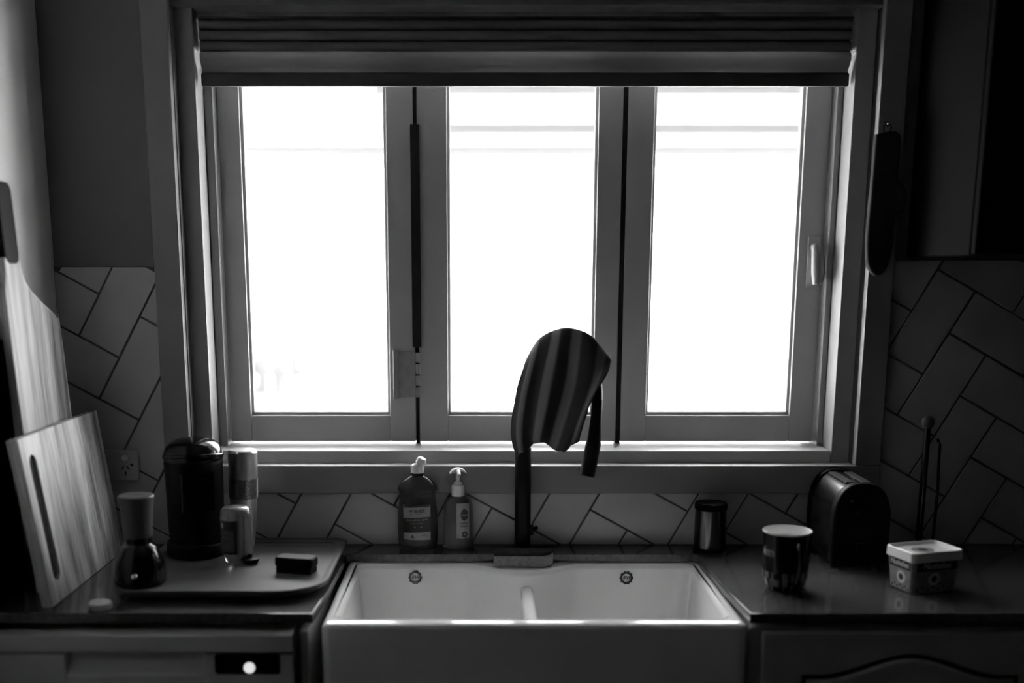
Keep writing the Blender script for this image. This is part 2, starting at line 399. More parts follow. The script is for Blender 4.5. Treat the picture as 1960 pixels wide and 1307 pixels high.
sk = thing('sink', 'white double bowl butler sink with exposed front below the window', 'sink', (.1065, 2.26, .62))
def cav(t):
    """outline of the double bowl at inset t (metres), bulging in under the tap ledge"""
    x0, x1, y0, y1, r = -.268 + t, .481 - t, 2.062 + t * .5, 2.462 - t, .035
    pts = []
    for cx, cy, a in ((x0 + r, y0 + r, 180), (x1 - r, y0 + r, 270), (x1 - r, y1 - r, 0)):
        for k in range(7):
            q = math.radians(a + 15 * k); pts.append((cx + r * math.cos(q), cy + r * math.sin(q)))
    for k in range(15):
        u = k / 14; x = .235 - .27 * u
        pts.append((x, y1 - (.066) * math.sin(PI * u) ** 1.6))
    for k in range(7):
        q = math.radians(90 + 15 * k); pts.append((x0 + r + r * math.cos(q), y1 - r + r * math.sin(q)))
    return pts
bm = bmesh.new()
outer_poly = rrect(-.297, .510, 2.026, 2.515, .012, 4)
rings = []
def ringv(poly, z): return [bm.verts.new((x, y, z)) for x, y in poly]
def rimring(t, z): return ringv(rrect(-.297 + t, .510 - t, 2.026 + t, 2.515 - t, .016, 4), z)
lip = [rimring(t, z) for t, z in ((0, .64), (0, .868), (.001, .8725), (.0035, .8762), (.008, .8785), (.014, .8797), (.020, .8800))]
ob, ot = lip[0], lip[-1]
for a, b in zip(lip, lip[1:]):
    n = len(a)
    for k in range(n): bm.faces.new((a[k], a[(k + 1) % n], b[(k + 1) % n], b[k]))
bm.faces.new(list(reversed(ob)))
cr = [ringv(cav(t), z) for t, z in ((-.014, .8800), (-.009, .8793), (-.004, .8770), (.0, .8730), (.002, .8675), (.008, .80), (.014, .70), (.022, .685), (.05, .678))]
for a, b in zip(cr, cr[1:]):
    n = len(a)
    for k in range(n): bm.faces.new((a[k], b[k], b[(k + 1) % n], a[(k + 1) % n]))
bm.faces.new(cr[-1])
bm.edges.ensure_lookup_table()
eds = [e for e in bm.edges if len(e.link_faces) == 1]
bmesh.ops.triangle_fill(bm, use_beauty=True, edges=eds)
bmesh.ops.recalc_face_normals(bm, faces=bm.faces)
child(smooth_by_angle(link('basin', bm, M['clay']), 50), sk)
bm = bmesh.new()
prism(bm, rrect(.094, .122, .676, .848, [.012, .012, .001, .001], 5), 2.055, 2.42, 'y')
child(smooth_by_angle(link('bowl_divider', bm, M['clay']), 40), sk)
for cx in (-.085, .30):
    child(lat('waste', [(.043, 0), (.045, .002), (.038, .0035), (.02, .002), (.001, .0015)], M['chrome'], None, 28, c=(cx, 2.25, .6785)), sk)
def backwall(cx, cz):
    return lambda x, y: (cx + x, 2.4565 + (cz + y - .86) * .11 - .0012, cz + y)
stm = mat('sink_stamp_grey', .10, .4, noise=.1, nscale=60)
for cx, cz, m_, txt in ((-.142, .851, stm, 'RW'), (.336, .850, M['labeld'], 'RW')):
    st = bpy.data.objects.new('maker_stamp', None); COL.objects.link(st); child(st, sk)
    f = backwall(cx, cz)
    r = link('stamp_ring', ring_bm(.0095, .0143, 32, f), m_); r.parent = st
    for k in range(10):
        t = 2 * PI * k / 10; dx, dz = .0140 * math.cos(t), .0140 * math.sin(t)
        d = link('stamp_tooth', ring_bm(.0001, .0020, 8, lambda x, y: f(x + dx, y + dz)), m_); d.parent = st
    l = lettering('stamp_letters', txt, .011, m_, None, f, shear=.35, bold=.0003); l.parent = st

# dishwasher, left of the sink
dw = thing('dishwasher', 'white dishwasher front with dark display under the left bench', 'dishwasher', (-.65, 2.02, 0))
def dwb(n, x0, x1, y0, y1, z0, z1, m, bev=.003): return child(bx(n, x0, x1, y0, y1, z0, z1, M[m], None, bev), dw)
dwb('body', -.945, -.352, 2.035, 2.54, .09, .862, 'appl')
dwb('top_trim', -.945, -.347, 2.002, 2.035, .832, .866, 'appl', .004)
bm = bmesh.new()                                        # control fascia with a scooped grip recess
for a in ((-.945, -.775, .74, .828), (-.515, -.347, .74, .828), (-.775, -.515, .74, .786)): box(bm, a[0], a[1], 2.004, 2.034, a[2], a[3], .003)
child(link('control_fascia', bm, M['appl']), dw)
bm = bmesh.new(); prism(bm, [(2.033, .828), (2.028, .826), (2.024, .81), (2.012, .79), (2.006, .786), (2.033, .786)], -.775, -.515, 'x'); child(link('handle', bm, M['appl']), dw)
child(pr('display', rrect(-.494, -.372, .790, .829, .006, 4), 2.0015, 2.006, 'y', M['blackgloss'], None, bev=.001), dw)
ld = child(lat('indicator_light', [(.0105, 0), (.0105, .002), (.008, .0038), (.001, .0045)], M['led'], None, 24), dw); 
ld.location = (-.429, 2.0015, .803); ld.rotation_euler = (PI / 2, 0, 0)
dwb('door', -.945, -.347, 2.004, 2.035, .12, .736, 'appl', .004)
dwb('kickboard', -.945, -.347, 2.09, 2.10, .003, .10, 'black', .001)
# filler strip between dishwasher and sink, sink base cabinet
tag(bx('filler_strip', -.335, -.320, 2.020, 2.50, .0, .868, M['cab'], None, .001), 'narrow pale filler strip upright between dishwasher and white sink', 'panel')
sbc = thing('sink_cabinet', 'pale sink base cabinet directly under the white sink front', 'cabinet', (.1065, 2.26, 0))
child(bx('carcass', -.30, .513, 2.06, 2.54, .1, .615, M['cab'], None, .001), sbc)
for x0, x1 in ((-.298, .1045), (.1085, .511)): child(bx('door', x0, x1, 2.038, 2.06, .11, .60, M['cab'], None, .003), sbc)
child(bx('kickboard', -.30, .513, 2.10, 2.11, .003, .1, M['black'], None, .001), sbc)
# right base cabinets with arched, routed doors
def arched_cabinet(x0, x1, label):
    t = thing('base_cabinet', label, 'cabinet', ((x0 + x1) / 2, 2.3, 0))
    child(bx('carcass', x0, x1, 2.045, 2.54, .1, .868, M['cab'], None, .001), t)
    child(bx('kickboard', x0, x1, 2.10, 2.11, .003, .1, M['black'], None, .001), t)
    d0, d1, zt, zb = x0 + .022, x1 - .003, .862, .115
    dr = child(pr('door', [(d0, zb), (d1, zb), (d1, zt), (d0, zt)], 2.024, 2.045, 'y', M['cab'], None, bev=.003), t)
    cx = (d0 + d1) / 2; hw = (d1 - d0) / 2 - .075
    def arch(off):
        pts = [(cx - hw + off, .20 + off), (cx + hw - off, .20 + off)]
        for k in range(25):
            u = 1 - 2 * k / 24; s_ = max(0., 1 - abs(u) / .85); s_ = s_ * s_ * (3 - 2 * s_)
            pts.append((cx + (hw - off) * u, .780 - off + .042 * s_))
        return pts
    bm = bmesh.new()
    o1 = [bm.verts.new((x, 2.0235, z)) for x, z in arch(0)]; o2 = [bm.verts.new((x, 2.0238, z)) for x, z in arch(.008)]
    n = len(o1)
    for k in range(n): bm.faces.new((o1[k], o1[(k + 1) % n], o2[(k + 1) % n], o2[k]))
    gr = link('groove', bm, M['dark']); gr.parent = dr
    bm = bmesh.new(); prism(bm, arch(.010), 2.017, 2.024, 'y', .005, 3)
    pnl = smooth_by_angle(link('raised_panel', bm, M['cab']), 30); pnl.parent = dr
    return t
arched_cabinet(.518, 1.105, 'pale base cabinet with arched routed door right of the sink')
arched_cabinet(1.108, 1.70, 'pale arched-door base cabinet further along, beyond the one beside the sink')
# wall cupboard on the right
wc = thing('wall_cupboard', 'dark wall cupboard hung above the right end of the bench', 'cupboard', (1.35, 2.38, 1.56))
child(bx('carcass', .955, 1.94, 2.235, 2.562, 1.562, 2.30, M['darkcab'], None, .002), wc)
for x0, x1 in ((.957, 1.446), (1.45, 1.938)): child(bx('door', x0, x1, 2.214, 2.234, 1.564, 2.298, M['darkcab'], None, .003), wc)

# ------------------------------------------------------------------ sink-side things
def ell(cx, cy, a, b, off=.0006):
    def f(x, z):
        q = max(-1, min(1, x / a)); return (cx + x, cy - b * math.sqrt(1 - q * q) - off, z)
    return f
# green dish liquid
gb = thing('dish_liquid_bottle', 'taller dark dish liquid bottle with pale label and open white cap', 'bottle', (-.139, 2.53, .90), math.radians(-2))
lat('bottle', [(.036, 0), (.043, .004), (.0455, .02), (.0465, .05), (.0455, .085), (.0425, .112), (.0405, .125), (.0425, .134), (.046, .139), (.0445, .147), (.036, .158), (.024, .167), (.0155, .171), (.0135, .176), (.0135, .182)],
    M['greenb'], gb, 48, 1., .58)
fb = ell(0, 0, .0462, .0462 * .58, .0012)
lab = [patch('label', -.031, .031, .026, .108, M['label'], gb, lambda x, z: fb(x, z))]
def gl(x0, x1, z0, z1, m, k): 
    o = patch('label_band', x0, x1, z0, z1, m, lab[0], lambda x, z: (lambda p: (p[0], p[1] - .0004 * k, p[2] + x * .05))(fb(x, z))); return o
gl(-.029, .029, .1025, .1085, M['labeld'], 1)
gl(-.0312, .0312, .067, .0785, M['labeld'], 1); gl(-.0312, .0312, .044, .0672, M['labeld'], 1)
def onlab(cx, cz, k=4): return lambda x, y: (lambda p: (p[0], p[1] - .0004 * k, p[2] + (cx + x) * .05))(fb(cx + x, cz + y))
lettering('label_lettering', 'green', .0155, M['labeld'], lab[0], onlab(0.001, .0945), bold=.0003)
lettering('label_lettering', 'action', .0055, M['labeld'], lab[0], onlab(.004, .0868))
lettering('label_lettering', 'Dishwashing Liquid', .0062, M['labelm'], lab[0], onlab(0, .0735), bold=.0001)
lettering('label_lettering', 'Tough on grease', .0042, M['labelm'], lab[0], onlab(0, .0658))
lettering('label_lettering', '900 mL', .0048, M['labeld'], lab[0], onlab(.019, .0365))
for dx in (-.004, .010): link('label_dot', ring_bm(.0001, .0018, 10, onlab(dx, .0565)), M['labelm'], lab[0])
bm = bmesh.new(); f_ = onlab(-.010, .0345); v_ = [bm.verts.new(f_(*p)) for p in ((-.0042, -.003), (.0042, -.003), (0, .0055))]; bm.faces.new(v_); link('label_triangle', bm, M['labeld'], lab[0])
cp = lat('cap', [(.0135, .178), (.0148, .179), (.0150, .192), (.0138, .196), (.010, .199), (.005, .2005)], M['white'], gb, 32)
fl = lat('flip_lid', [(.0105, 0), (.0112, .002), (.0112, .010), (.009, .0145), (.001, .016)], M['white'], cp, 24); fl.location = (.006, 0, .1995); fl.rotation_euler = (math.radians(8), math.radians(28), 0)
# soap pump
sp = thing('soap_pump_bottle', 'shorter clear hand soap bottle with white pump beside the tap', 'bottle', (-.046, 2.535, .90), math.radians(6))
lat('bottle', [(.030, 0), (.0355, .004), (.0365, .02), (.0352, .06), (.0335, .10), (.030, .112), (.020, .120), (.0135, .123), (.0135, .130)], M['clearb'], sp, 44, 1., .66)
fs = ell(0, 0, .036, .036 * .66, .0012)
sl = patch('label', -.006, .024, .028, .110, M['label'], sp, lambda x, z: fs(x, z))
def onsp(cx, cz): return lambda x, y: (lambda p: (p[0], p[1] - .0008, p[2]))(fs(cx + x, cz + y))
bm = bmesh.new(); fo = onsp(.0125, .083); c0 = bm.verts.new(fo(0, 0)); rg = [bm.verts.new(fo(.0088 * math.cos(2 * PI * k / 24), .0135 * math.sin(2 * PI * k / 24))) for k in range(24)]
for k in range(24): bm.faces.new((c0, rg[k], rg[(k + 1) % 24]))
link('emblem', bm, M['labeld'], sl)
def onsp2(cx, cz): return lambda x, y: (lambda p: (p[0], p[1] - .0013, p[2]))(fs(cx + x, cz + y))
lettering('emblem_lettering', 'Dettol', .0055, M['labelm'], sl, onsp2(.0125, .083), bold=.0001)
lettering('label_lettering', 'HAND', .0062, M['labeld'], sl, onsp(.0125, .063), bold=.0002)
lettering('label_lettering', 'WASH', .0062, M['labeld'], sl, onsp(.0125, .056), bold=.0002)
for k in range(5):
    t = 2 * PI * k / 5; link('label_blossom', ring_bm(.0006, .0032, 10, onsp(.0135 + .0045 * math.cos(t), .037 + .0050 * math.sin(t))), M['labeld'], sl)
pu = lat('pump_collar', [(.0145, .124), (.0148, .126), (.0148, .146), (.0138, .148), (.0098, .149), (.0098, .155), (.005, .156)], M['white'], sp, 32)
lat('pump_stem', [(.0048, .154), (.0048, .180)], M['white'], pu, 20)
bm = bmesh.new(); prism(bm, [(-.0190, .1775), (-.0185, .1745), (-.012, .1785), (0, .1805), (.012, .1785), (.0185, .1745), (.0190, .1775), (.0135, .1848), (.006, .188), (0, .189), (-.006, .188), (-.0135, .1848)], -.009, .009, 'y', .002, 2)
hd = smooth_by_angle(link('pump_head', bm, M['white'], pu), 50)
tb('pump_spout', [(0, -.006, .183), (0, -.020, .182), (0, -.030, .177)], [.005, .0042, .0035], M['white'], hd, 12)
# tap
tp = thing('kitchen_tap', 'black gooseneck kitchen tap with hanging spray head behind the sink', 'tap', (.1025, 2.522, .90))
lat('base_ring', [(.027, 0), (.027, .004), (.0215, .007), (.0195, .010)], M['matblack'], tp, 36)
lat('column', [(.0185, .008), (.0185, .235), (.016, .240), (.012, .242)], M['matblack'], tp, 36)
P_ = Vector(tp.location)
neck = smooth_path([(.1025, 2.522, 1.12), (.1025, 2.521, 1.20), (.106, 2.515, 1.277), (.129, 2.505, 1.325), (.166, 2.482, 1.358), (.205, 2.457, 1.363), (.238, 2.428, 1.340), (.255, 2.404, 1.290), (.254, 2.394, 1.235)], 5)
child(tb('gooseneck', neck, .0105, M['matblack']), tp)
child(tb('spray_head', [(.2555, 2.396, 1.262), (.253, 2.394, 1.22), (.2505, 2.391, 1.19), (.2475, 2.388, 1.165), (.240, 2.384, 1.125), (.2345, 2.380, 1.098)], [.0115, .012, .0145, .0165, .017, .0165], M['matblack'], None, 24), tp)
lv = child(tb('lever_hub', [(.112, 2.522, .946), (.127, 2.520, .946)], .012, M['matblack'], None, 20), tp)
child(tb('lever', [(.122, 2.520, .946), (.128, 2.512, .950), (.133, 2.490, .958)], [.006, .005, .004], M['matblack'], None, 12), tp)
# striped towel over the gooseneck
def catm(L, u):
    n = len(L) - 1; i = min(int(u * n), n - 1); t = u * n - i
    p0, p1, p2, p3 = (Vector(L[max(i - 1, 0)]), Vector(L[i]), Vector(L[i + 1]), Vector(L[min(i + 2, n)]))
    return .5 * ((2 * p1) + (p2 - p0) * t + (2 * p0 - 5 * p1 + 4 * p2 - p3) * t * t + (3 * p1 - p0 - 3 * p2 + p3) * t ** 3)
rid = [(.108, 2.527, 1.335), (.133, 2.508, 1.380), (.168, 2.482, 1.403), (.203, 2.457, 1.4085), (.244, 2.428, 1.393), (.284, 2.40, 1.346)]
f1 = [(.085, 2.505, 1.261), (.104, 2.484, 1.263), (.143, 2.458, 1.289), (.187, 2.432, 1.291), (.230, 2.402, 1.291), (.268, 2.372, 1.314)]
f2 = [(.074, 2.498, 1.174), (.094, 2.474, 1.183), (.126, 2.446, 1.186), (.160, 2.420, 1.184), (.199, 2.392, 1.189), (.236, 2.360, 1.255)]
f3 = [(.090, 2.500, 1.112), (.098, 2.478, 1.135), (.125, 2.452, 1.157), (.154, 2.428, 1.162), (.184, 2.400, 1.146), (.214, 2.366, 1.180)]
g1 = [(.088, 2.548, 1.265), (.112, 2.535, 1.27), (.150, 2.512, 1.29), (.195, 2.486, 1.292), (.238, 2.458, 1.292), (.280, 2.424, 1.318)]
g2 = [(.080, 2.552, 1.18), (.106, 2.540, 1.19), (.140, 2.520, 1.20), (.180, 2.495, 1.20), (.215, 2.465, 1.20), (.255, 2.432, 1.27)]
rows = [g2, g1, [(a[0] * .25 + b[0] * .75, a[1] * .25 + b[1] * .75 + .006, a[2] * .25 + b[2] * .75) for a, b in zip(g1, rid)], rid,
        [(a[0] * .25 + b[0] * .75, a[1] * .25 + b[1] * .75 - .012, a[2] * .25 + b[2] * .75 + .004) for a, b in zip(f1, rid)], f1, f2, f3]
NU, NV = 44, 48
bm = bmesh.new(); uvl = bm.loops.layers.uv.new('UVMap'); G = []
for j in range(NV + 1):
    v = j / NV; L = [catm([r[k] for r in rows], v) for k in range(6)]; G.append([])
    for i in range(NU + 1):
        u = i / NU; p = catm([tuple(q) for q in L], u)
        amp = .0045 * min(1, abs(v - .43) * 2.5)
        p.y += amp * math.sin(u * 21 + 1.1 * v) ; p.z += .006 * math.sin(u * 17) * (1 if v in (0, 1) else 0)
        G[-1].append(bm.verts.new(p))
for j in range(NV):
    for i in range(NU):
        f = bm.faces.new((G[j][i], G[j][i + 1], G[j + 1][i + 1], G[j + 1][i])); f.smooth = True
        for l, (a, b) in zip(f.loops, ((i, j), (i + 1, j), (i + 1, j + 1), (i, j + 1))): l[uvl].uv = (a / NU, b / NV)
tm = bpy.data.materials.new('striped_cotton'); tm.use_nodes = True; nt = tm.node_tree; b_ = nt.nodes['Principled BSDF']; b_.inputs['Roughness'].default_value = .95
uvn = nt.nodes.new('ShaderNodeTexCoord'); sx = nt.nodes.new('ShaderNodeSeparateXYZ'); rp = nt.nodes.new('ShaderNodeValToRGB'); rp.color_ramp.interpolation = 'LINEAR'
nt.links.new(uvn.outputs['UV'], sx.inputs[0]); nt.links.new(sx.outputs[0], rp.inputs[0]); nt.links.new(rp.outputs[0], b_.inputs['Base Color'])
stops = [(0, .006), (.12, .006), (.15, .10), (.215, .10), (.245, .006), (.37, .006), (.40, .10), (.465, .10), (.495, .006), (.595, .006), (.625, .10), (.69, .10), (.72, .006), (.845, .006), (.87, .075), (.925, .075), (.95, .006)]
e = rp.color_ramp.elements
e[0].position = stops[0][0]; e[0].color = (stops[0][1],) * 3 + (1,); e[1].position = stops[-1][0]; e[1].color = (stops[-1][1],) * 3 + (1,)
for ps, g in stops[1:-1]: q = e.new(ps); q.color = (g, g, g, 1)
tw = link('tea_towel', bm, tm, None); md = tw.modifiers.new('thickness', 'SOLIDIFY'); md.thickness = .003; md.offset = 0
tag(tw, 'dark tea towel with pale stripes draped over the black tap', 'towel')
# sponge on the tap ledge
sg = thing('sponge', 'pale dish sponge with dark scourer top on the sink ledge', 'sponge', (.102, 2.452, .8805))
pg = [(-.067, -.020), (.042, -.022), (.060, -.010), (.068, .010), (.066, .021), (-.052, .021), (-.067, .004)]
pr('foam', pg, 0, .0265, 'z', M['sponge'], sg, bev=.003)
pr('scourer', [(x * 1.0, y) for x, y in pg], .0267, .0345, 'z', M['scour'], sg, bev=.002)

# ------------------------------------------------------------------ left bench
tr = thing('draining_tray', 'pale plastic draining tray with rounded corners left of the sink', 'tray', (-.515, 2.30, .90))
def tray_o(t): return [(x, y) for x, y in rrect(-.712 + t, -.300 - t, 2.095 + t, 2.535 - t, [max(.02, .035 - t), .03, .03, max(.03, .10 - t)], 8)]
bm = bmesh.new()
rg = [[bm.verts.new((x, y, z)) for x, y in tray_o(t)] for t, z in ((.016, .908), (.004, .914), (0, .921), (.002, .9245), (.007, .9248), (.013, .9225), (.018, .9215))]
for a, b in zip(rg, rg[1:]):
    n = len(a)
    for k in range(n): bm.faces.new((a[k], a[(k + 1) % n], b[(k + 1) % n], b[k]))
bm.faces.new(list(reversed(rg[0]))); bm.faces.new(rg[-1])
child(smooth_by_angle(link('tray_deck', bm, M['mat']), 50), tr)
for x in (-.66, -.36):
    for y in (2.16, 2.48): child(lat('foot', [(.010, 0), (.012, .002), (.012, .009)], M['black'], None, 16, c=(x, y, .9)), tr)
bm = bmesh.new(); box(bm, -.66, -.33, 2.492, 2.497, .9212, .9236, .001); box(bm, -.48, -.345, 2.455, 2.458, .9212, .9228, .001); child(link('drain_rib', bm, M['mat']), tr)
ZT = .9217
# hand grinder: smooth cap, knurled band, tapering body
gd = thing('hand_grinder', 'tall slim aluminium hand grinder with knurled band by the window', 'grinder', (-.527, 2.462, ZT), 0)
gd.rotation_euler = (0, math.radians(1.2), 0)
lat('body', [(.020, 0), (.0225, .004), (.0255, .03), (.0285, .075), (.0305, .115)], M['alu'], gd, 44)
lat('cap', [(.0312, .158), (.0318, .160), (.0322, .214), (.0312, .2185), (.0285, .221), (.001, .2215)], M['alu'], gd, 44)
bm = bmesh.new(); nr, nz = 40, 14
for q in range(nz):
    for k in range(nr):
        t0 = 2 * PI * (k + .5 * (q % 2)) / nr; z = .1145 + .044 * q / nz
        def cyl(t, zz, r): return (r * math.cos(t), r * math.sin(t), zz)
        hw, hh = PI / nr * .98, .044 / nz * .95; r0 = .0306
        vs = [bm.verts.new(cyl(t0 - hw, z, r0)), bm.verts.new(cyl(t0, z - hh, r0)), bm.verts.new(cyl(t0 + hw, z, r0)), bm.verts.new(cyl(t0, z + hh, r0))]
        ap = bm.verts.new(cyl(t0, z, r0 + .0016))
        for a in range(4): bm.faces.new((vs[a], vs[(a + 1) % 4], ap))
lathe(bm, [(.0303, .112), (.0305, .115), (.0305, .160), (.030, .161)], 40)
link('knurled_grip', bm, mat('knurled_metal', .30, .42, metal=.85, noise=.05, nscale=60), gd)
# black pod coffee machine
cm = thing('coffee_machine', 'black domed coffee machine standing on the draining tray', 'coffee machine', (-.618, 2.405, ZT), math.radians(18))
def dome_prof(w, h):
    pts = [(-w, 0.0), (w, 0.0)]
    for k in range(15):
        t = PI * k / 14; pts.append((w * math.cos(t), h - w * .62 + w * .62 * math.sin(t)))
    return pts
lat('base', [(.062, 0), (.066, .004), (.066, .024), (.062, .030)], M['black'], cm, 40, 1., 1.1)
bm = bmesh.new(); lathe(bm, [(.058, .028), (.060, .06), (.0615, .15), (.062, .190), (.063, .203), (.0625, .207), (.062, .209)], 40, 1., 1.05); smooth_by_angle(link('tower', bm, M['black'], cm), 40)
hdm = lat('head', [(.0622, .2085), (.0638, .213), (.0632, .222), (.0585, .236), (.049, .247), (.032, .254), (.001, .257)], M['blackgloss'], cm, 44, 1., 1.05)
arc = [(-.0610 * math.cos(PI * k / 16), -.008 - .0575 * math.sin(PI * k / 16), .219 + .006 * math.sin(PI * k / 16)) for k in range(17)]
tb('lid_handle', arc, .0038, M['blackgloss'], cm, 10)
for sx_ in (-1, 1): lat('handle_pivot', [(.005, 0), (.0055, .002), (.004, .005)], M['darksteel'], cm, 16, c=(sx_ * .0600, -.008, .2165))
bm = bmesh.new(); prism(bm, rrect(-.030, .034, .108, .188, .006, 4), -.0690, -.055, 'y', .002); wn = smooth_by_angle(link('front_window', bm, M['blackgloss'], cm), 40)
bm = bmesh.new()
for a in ((-.0325, -.0300, .106, .190), (.034, .0365, .106, .190), (-.0325, .0365, .1055, .108), (-.0325, .0365, .188, .1905)): box(bm, a[0], a[1], -.0700, -.060, a[2], a[3], .0006)
link('window_trim', bm, M['darksteel'], wn)
# inverted glass jar in front of the machine
jr = thing('glass_jar', 'clear glass jar with dark label in front of the coffee machine', 'jar', (-.515, 2.335, ZT), math.radians(-14))
bmj = bmesh.new(); lathe(bmj, [(.026, 0), (.0285, .003), (.0295, .012), (.0335, .022), (.0345, .04), (.0345, .098), (.032, .112), (.026, .119), (.012, .121), (.001, .1205)], 44)
lathe(bmj, [(.024, .002), (.0315, .024), (.0322, .096), (.029, .109), (.022, .116), (.001, .117)], 44); 
smooth_by_angle(link('jar_body', bmj, M['jar'], jr), 45)
fj = ell(0, 0, .0345, .0345, .0008)
jl = patch('label', -.024, .015, .022, .094, M['labeld'], jr, lambda x, z: fj(x, z)); patch('label_panel', -.019, .010, .028, .074, mat('jar_label_grey', .07, .5, noise=.6, nscale=90, stretch=(.3, .3, 3)), jl, lambda x, z: (lambda p: (p[0], p[1] - .0004, p[2]))(fj(x, z)))
link('label_dot', ring_bm(.0001, .0048, 16, lambda x, y: (lambda p: (p[0], p[1] - .0006, p[2]))(fj(-.018 + x * .8, .083 + y * 1.3))), M['labelm'], jl)
# small black chopper with pale lid
ch = thing('mini_chopper', 'small black chopper with pale flared lid beside the chopping boards', 'chopper', (-.672, 2.16, ZT), 0)
lat('base', [(.046, 0), (.050, .004), (.051, .03), (.047, .05), (.040, .064), (.036, .074), (.030, .080)], M['blackgloss'], ch, 40)
lat('bowl', [(.030, .079), (.0255, .083), (.0255, .096)], M['blackgloss'], ch, 36)
lat('lid', [(.0255, .0955), (.0275, .098), (.0285, .12), (.0305, .150), (.0345, .172), (.0352, .177), (.0335, .1795), (.0305, .1795), (.001, .178)], M['lidgrey'], ch, 44)
kb = lat('knob', [(.0055, 0), (.0062, .002), (.005, .005), (.001, .006)], M['chrome'], ch, 20); kb.location = (.004, -.0505, .028); kb.rotation_euler = (PI / 2, 0, 0)
tb('side_clip', [(.040, -.034, .016), (.042, -.032, .045), (.034, -.028, .066)], [.005, .004, .003], M['darksteel'], ch, 10)
# scrubber, plug, loose lid
sb_ = thing('scrubbing_brush', 'dark chunky scrubbing brush lying on the pale draining tray', 'brush', (-.375, 2.245, ZT), math.radians(-14))
pr('brush_head', rrect(-.042, .042, -.021, .021, .010, 5), .012, .034, 'z', M['black'], sb_, bev=.006, seg=3)
bm = bmesh.new()
for a in range(16):
    for b in range(8):
        x, y = -.037 + a * .0049, -.0165 + b * .0047; box(bm, x - .0012, x + .0012, y - .0012, y + .0012, .0, .013)
tag(link('bristles', bm, M['mitt'], sb_), kind='stuff')
pl = thing('sink_plug', 'small round black sink plug lying beside the grinder', 'plug', (-.485, 2.315, ZT))
lat('plug_body', [(.015, 0), (.0185, .006), (.0195, .008), (.0195, .011), (.012, .013), (.001, .0135)], M['black'], pl, 28); lat('plug_grip', [(.004, .0135), (.0055, .018), (.004, .021), (.001, .0215)], M['black'], pl, 16)
ll = thing('bottle_lid', 'small loose pale lid lying on the bench edge before the chopper', 'lid', (-.722, 2.062, .90), 0)
o = lat('lid_shell', [(.001, .0), (.020, 0), (.0215, .002), (.0215, .011), (.0195, .0135), (.001, .0140)], M['white'], ll, 32)
lat('lid_grip', [(.0221, .0018), (.0226, .003), (.0226, .0095), (.0221, .0105)], M['offwhite'], ll, 32, caps=False)

# chopping boards leaning on the left wall
ba = thing('chopping_board', 'rectangular pale-grained wooden chopping board with long slot, in front', 'chopping board', (-.825, 2.29, .9), 0)
ba.rotation_euler = (0, math.radians(-7.5), 0)
bm = bmesh.new()                                    # board in local y (length), z (height); slot near its front edge
y0, y1, h = -.222, .218, .326; s0, s1, sz0, sz1 = -.193, -.157, .040, .290
outer = [(y0, 0), (y1, 0), (y1, h), (y0, h)]
slot = []
for cy, cz, a in (((s0 + s1) / 2, sz1 - .018, 0), ((s0 + s1) / 2, sz0 + .018, 180)):
    for k in range(9): q = math.radians(a + 180 * k / 8); slot.append((cy + .018 * math.cos(q), cz + .018 * math.sin(q)))
def plate(bm, outer, hole, x0, x1):
    R = []
    for x in (x0, x1):
        a = [bm.verts.new((x, p[0], p[1])) for p in outer]; b = [bm.verts.new((x, p[0], p[1])) for p in hole]
        ed = [bm.edges.new((a[k], a[(k + 1) % len(a)])) for k in range(len(a))] + [bm.edges.new((b[k], b[(k + 1) % len(b)])) for k in range(len(b))]
        bmesh.ops.triangle_fill(bm, use_beauty=True, edges=ed); R.append((a, b))
    for w in (0, 1):
        a, b = R[0][w], R[1][w]; n = len(a)
        for k in range(n): bm.faces.new((a[k], a[(k + 1) % n], b[(k + 1) % n], b[k]))
    bmesh.ops.recalc_face_normals(bm, faces=bm.faces)
plate(bm, outer, slot, -.011, .011)
link('board', bm, M['wood'], ba)
bx('slot_shade', -.004, .006, s0 - .0, s1 + .0, sz0, sz1, M['scour'], ba, 0)  # dark plate added in the slot, standing in for the shade inside it
bb = thing('paddle_board', 'taller dark-striped wooden paddle board leaning behind the slotted board', 'chopping board', (-.878, 2.30, .9), 0)
bb.rotation_euler = (0, math.radians(-2.6), 0)
out2 = smooth_path([(-.132, 0, 0), (.132, 0, 0), (.134, 0, .10), (.128, 0, .50), (.112, 0, .535), (.075, 0, .555), (.03, 0, .575), (-.025, 0, .605), (-.045, 0, .635), (-.05, 0, .66), (-.115, 0, .66), (-.122, 0, .63), (-.135, 0, .58), (-.136, 0, .40)], 5)
pts2 = [(-.132, 0), (.132, 0)] + [(p.x, p.z) for p in out2 if p.z > .02]
pr('paddle', pts2, -.009, .009, 'x', M['wood2'], bb, bev=.003)
pr('handle', rrect(-.118, -.052, .645, .80, .02, 5), -.011, .011, 'x', M['black'], bb, bev=.004)
bt_ = thing('baking_tray', 'black baking tray standing on edge against the left wall', 'tray', (-.931, 2.125, .9), 0)
bt_.rotation_euler = (0, math.radians(-.5), 0)
pr('tray_panel', rrect(-.085, .085, 0, .50, .02, 5), -.004, .004, 'x', M['black'], bt_, bev=.002)
o2 = [(p[0], p[1]) for p in rrect(-.085, .085, .0, .50, .02, 5)]; rp_ = [(.008, a, b) for a, b in o2] + [(.008,) + o2[0]]
tb('tray_rim', rp_, .004, M['black'], bt_, 8)

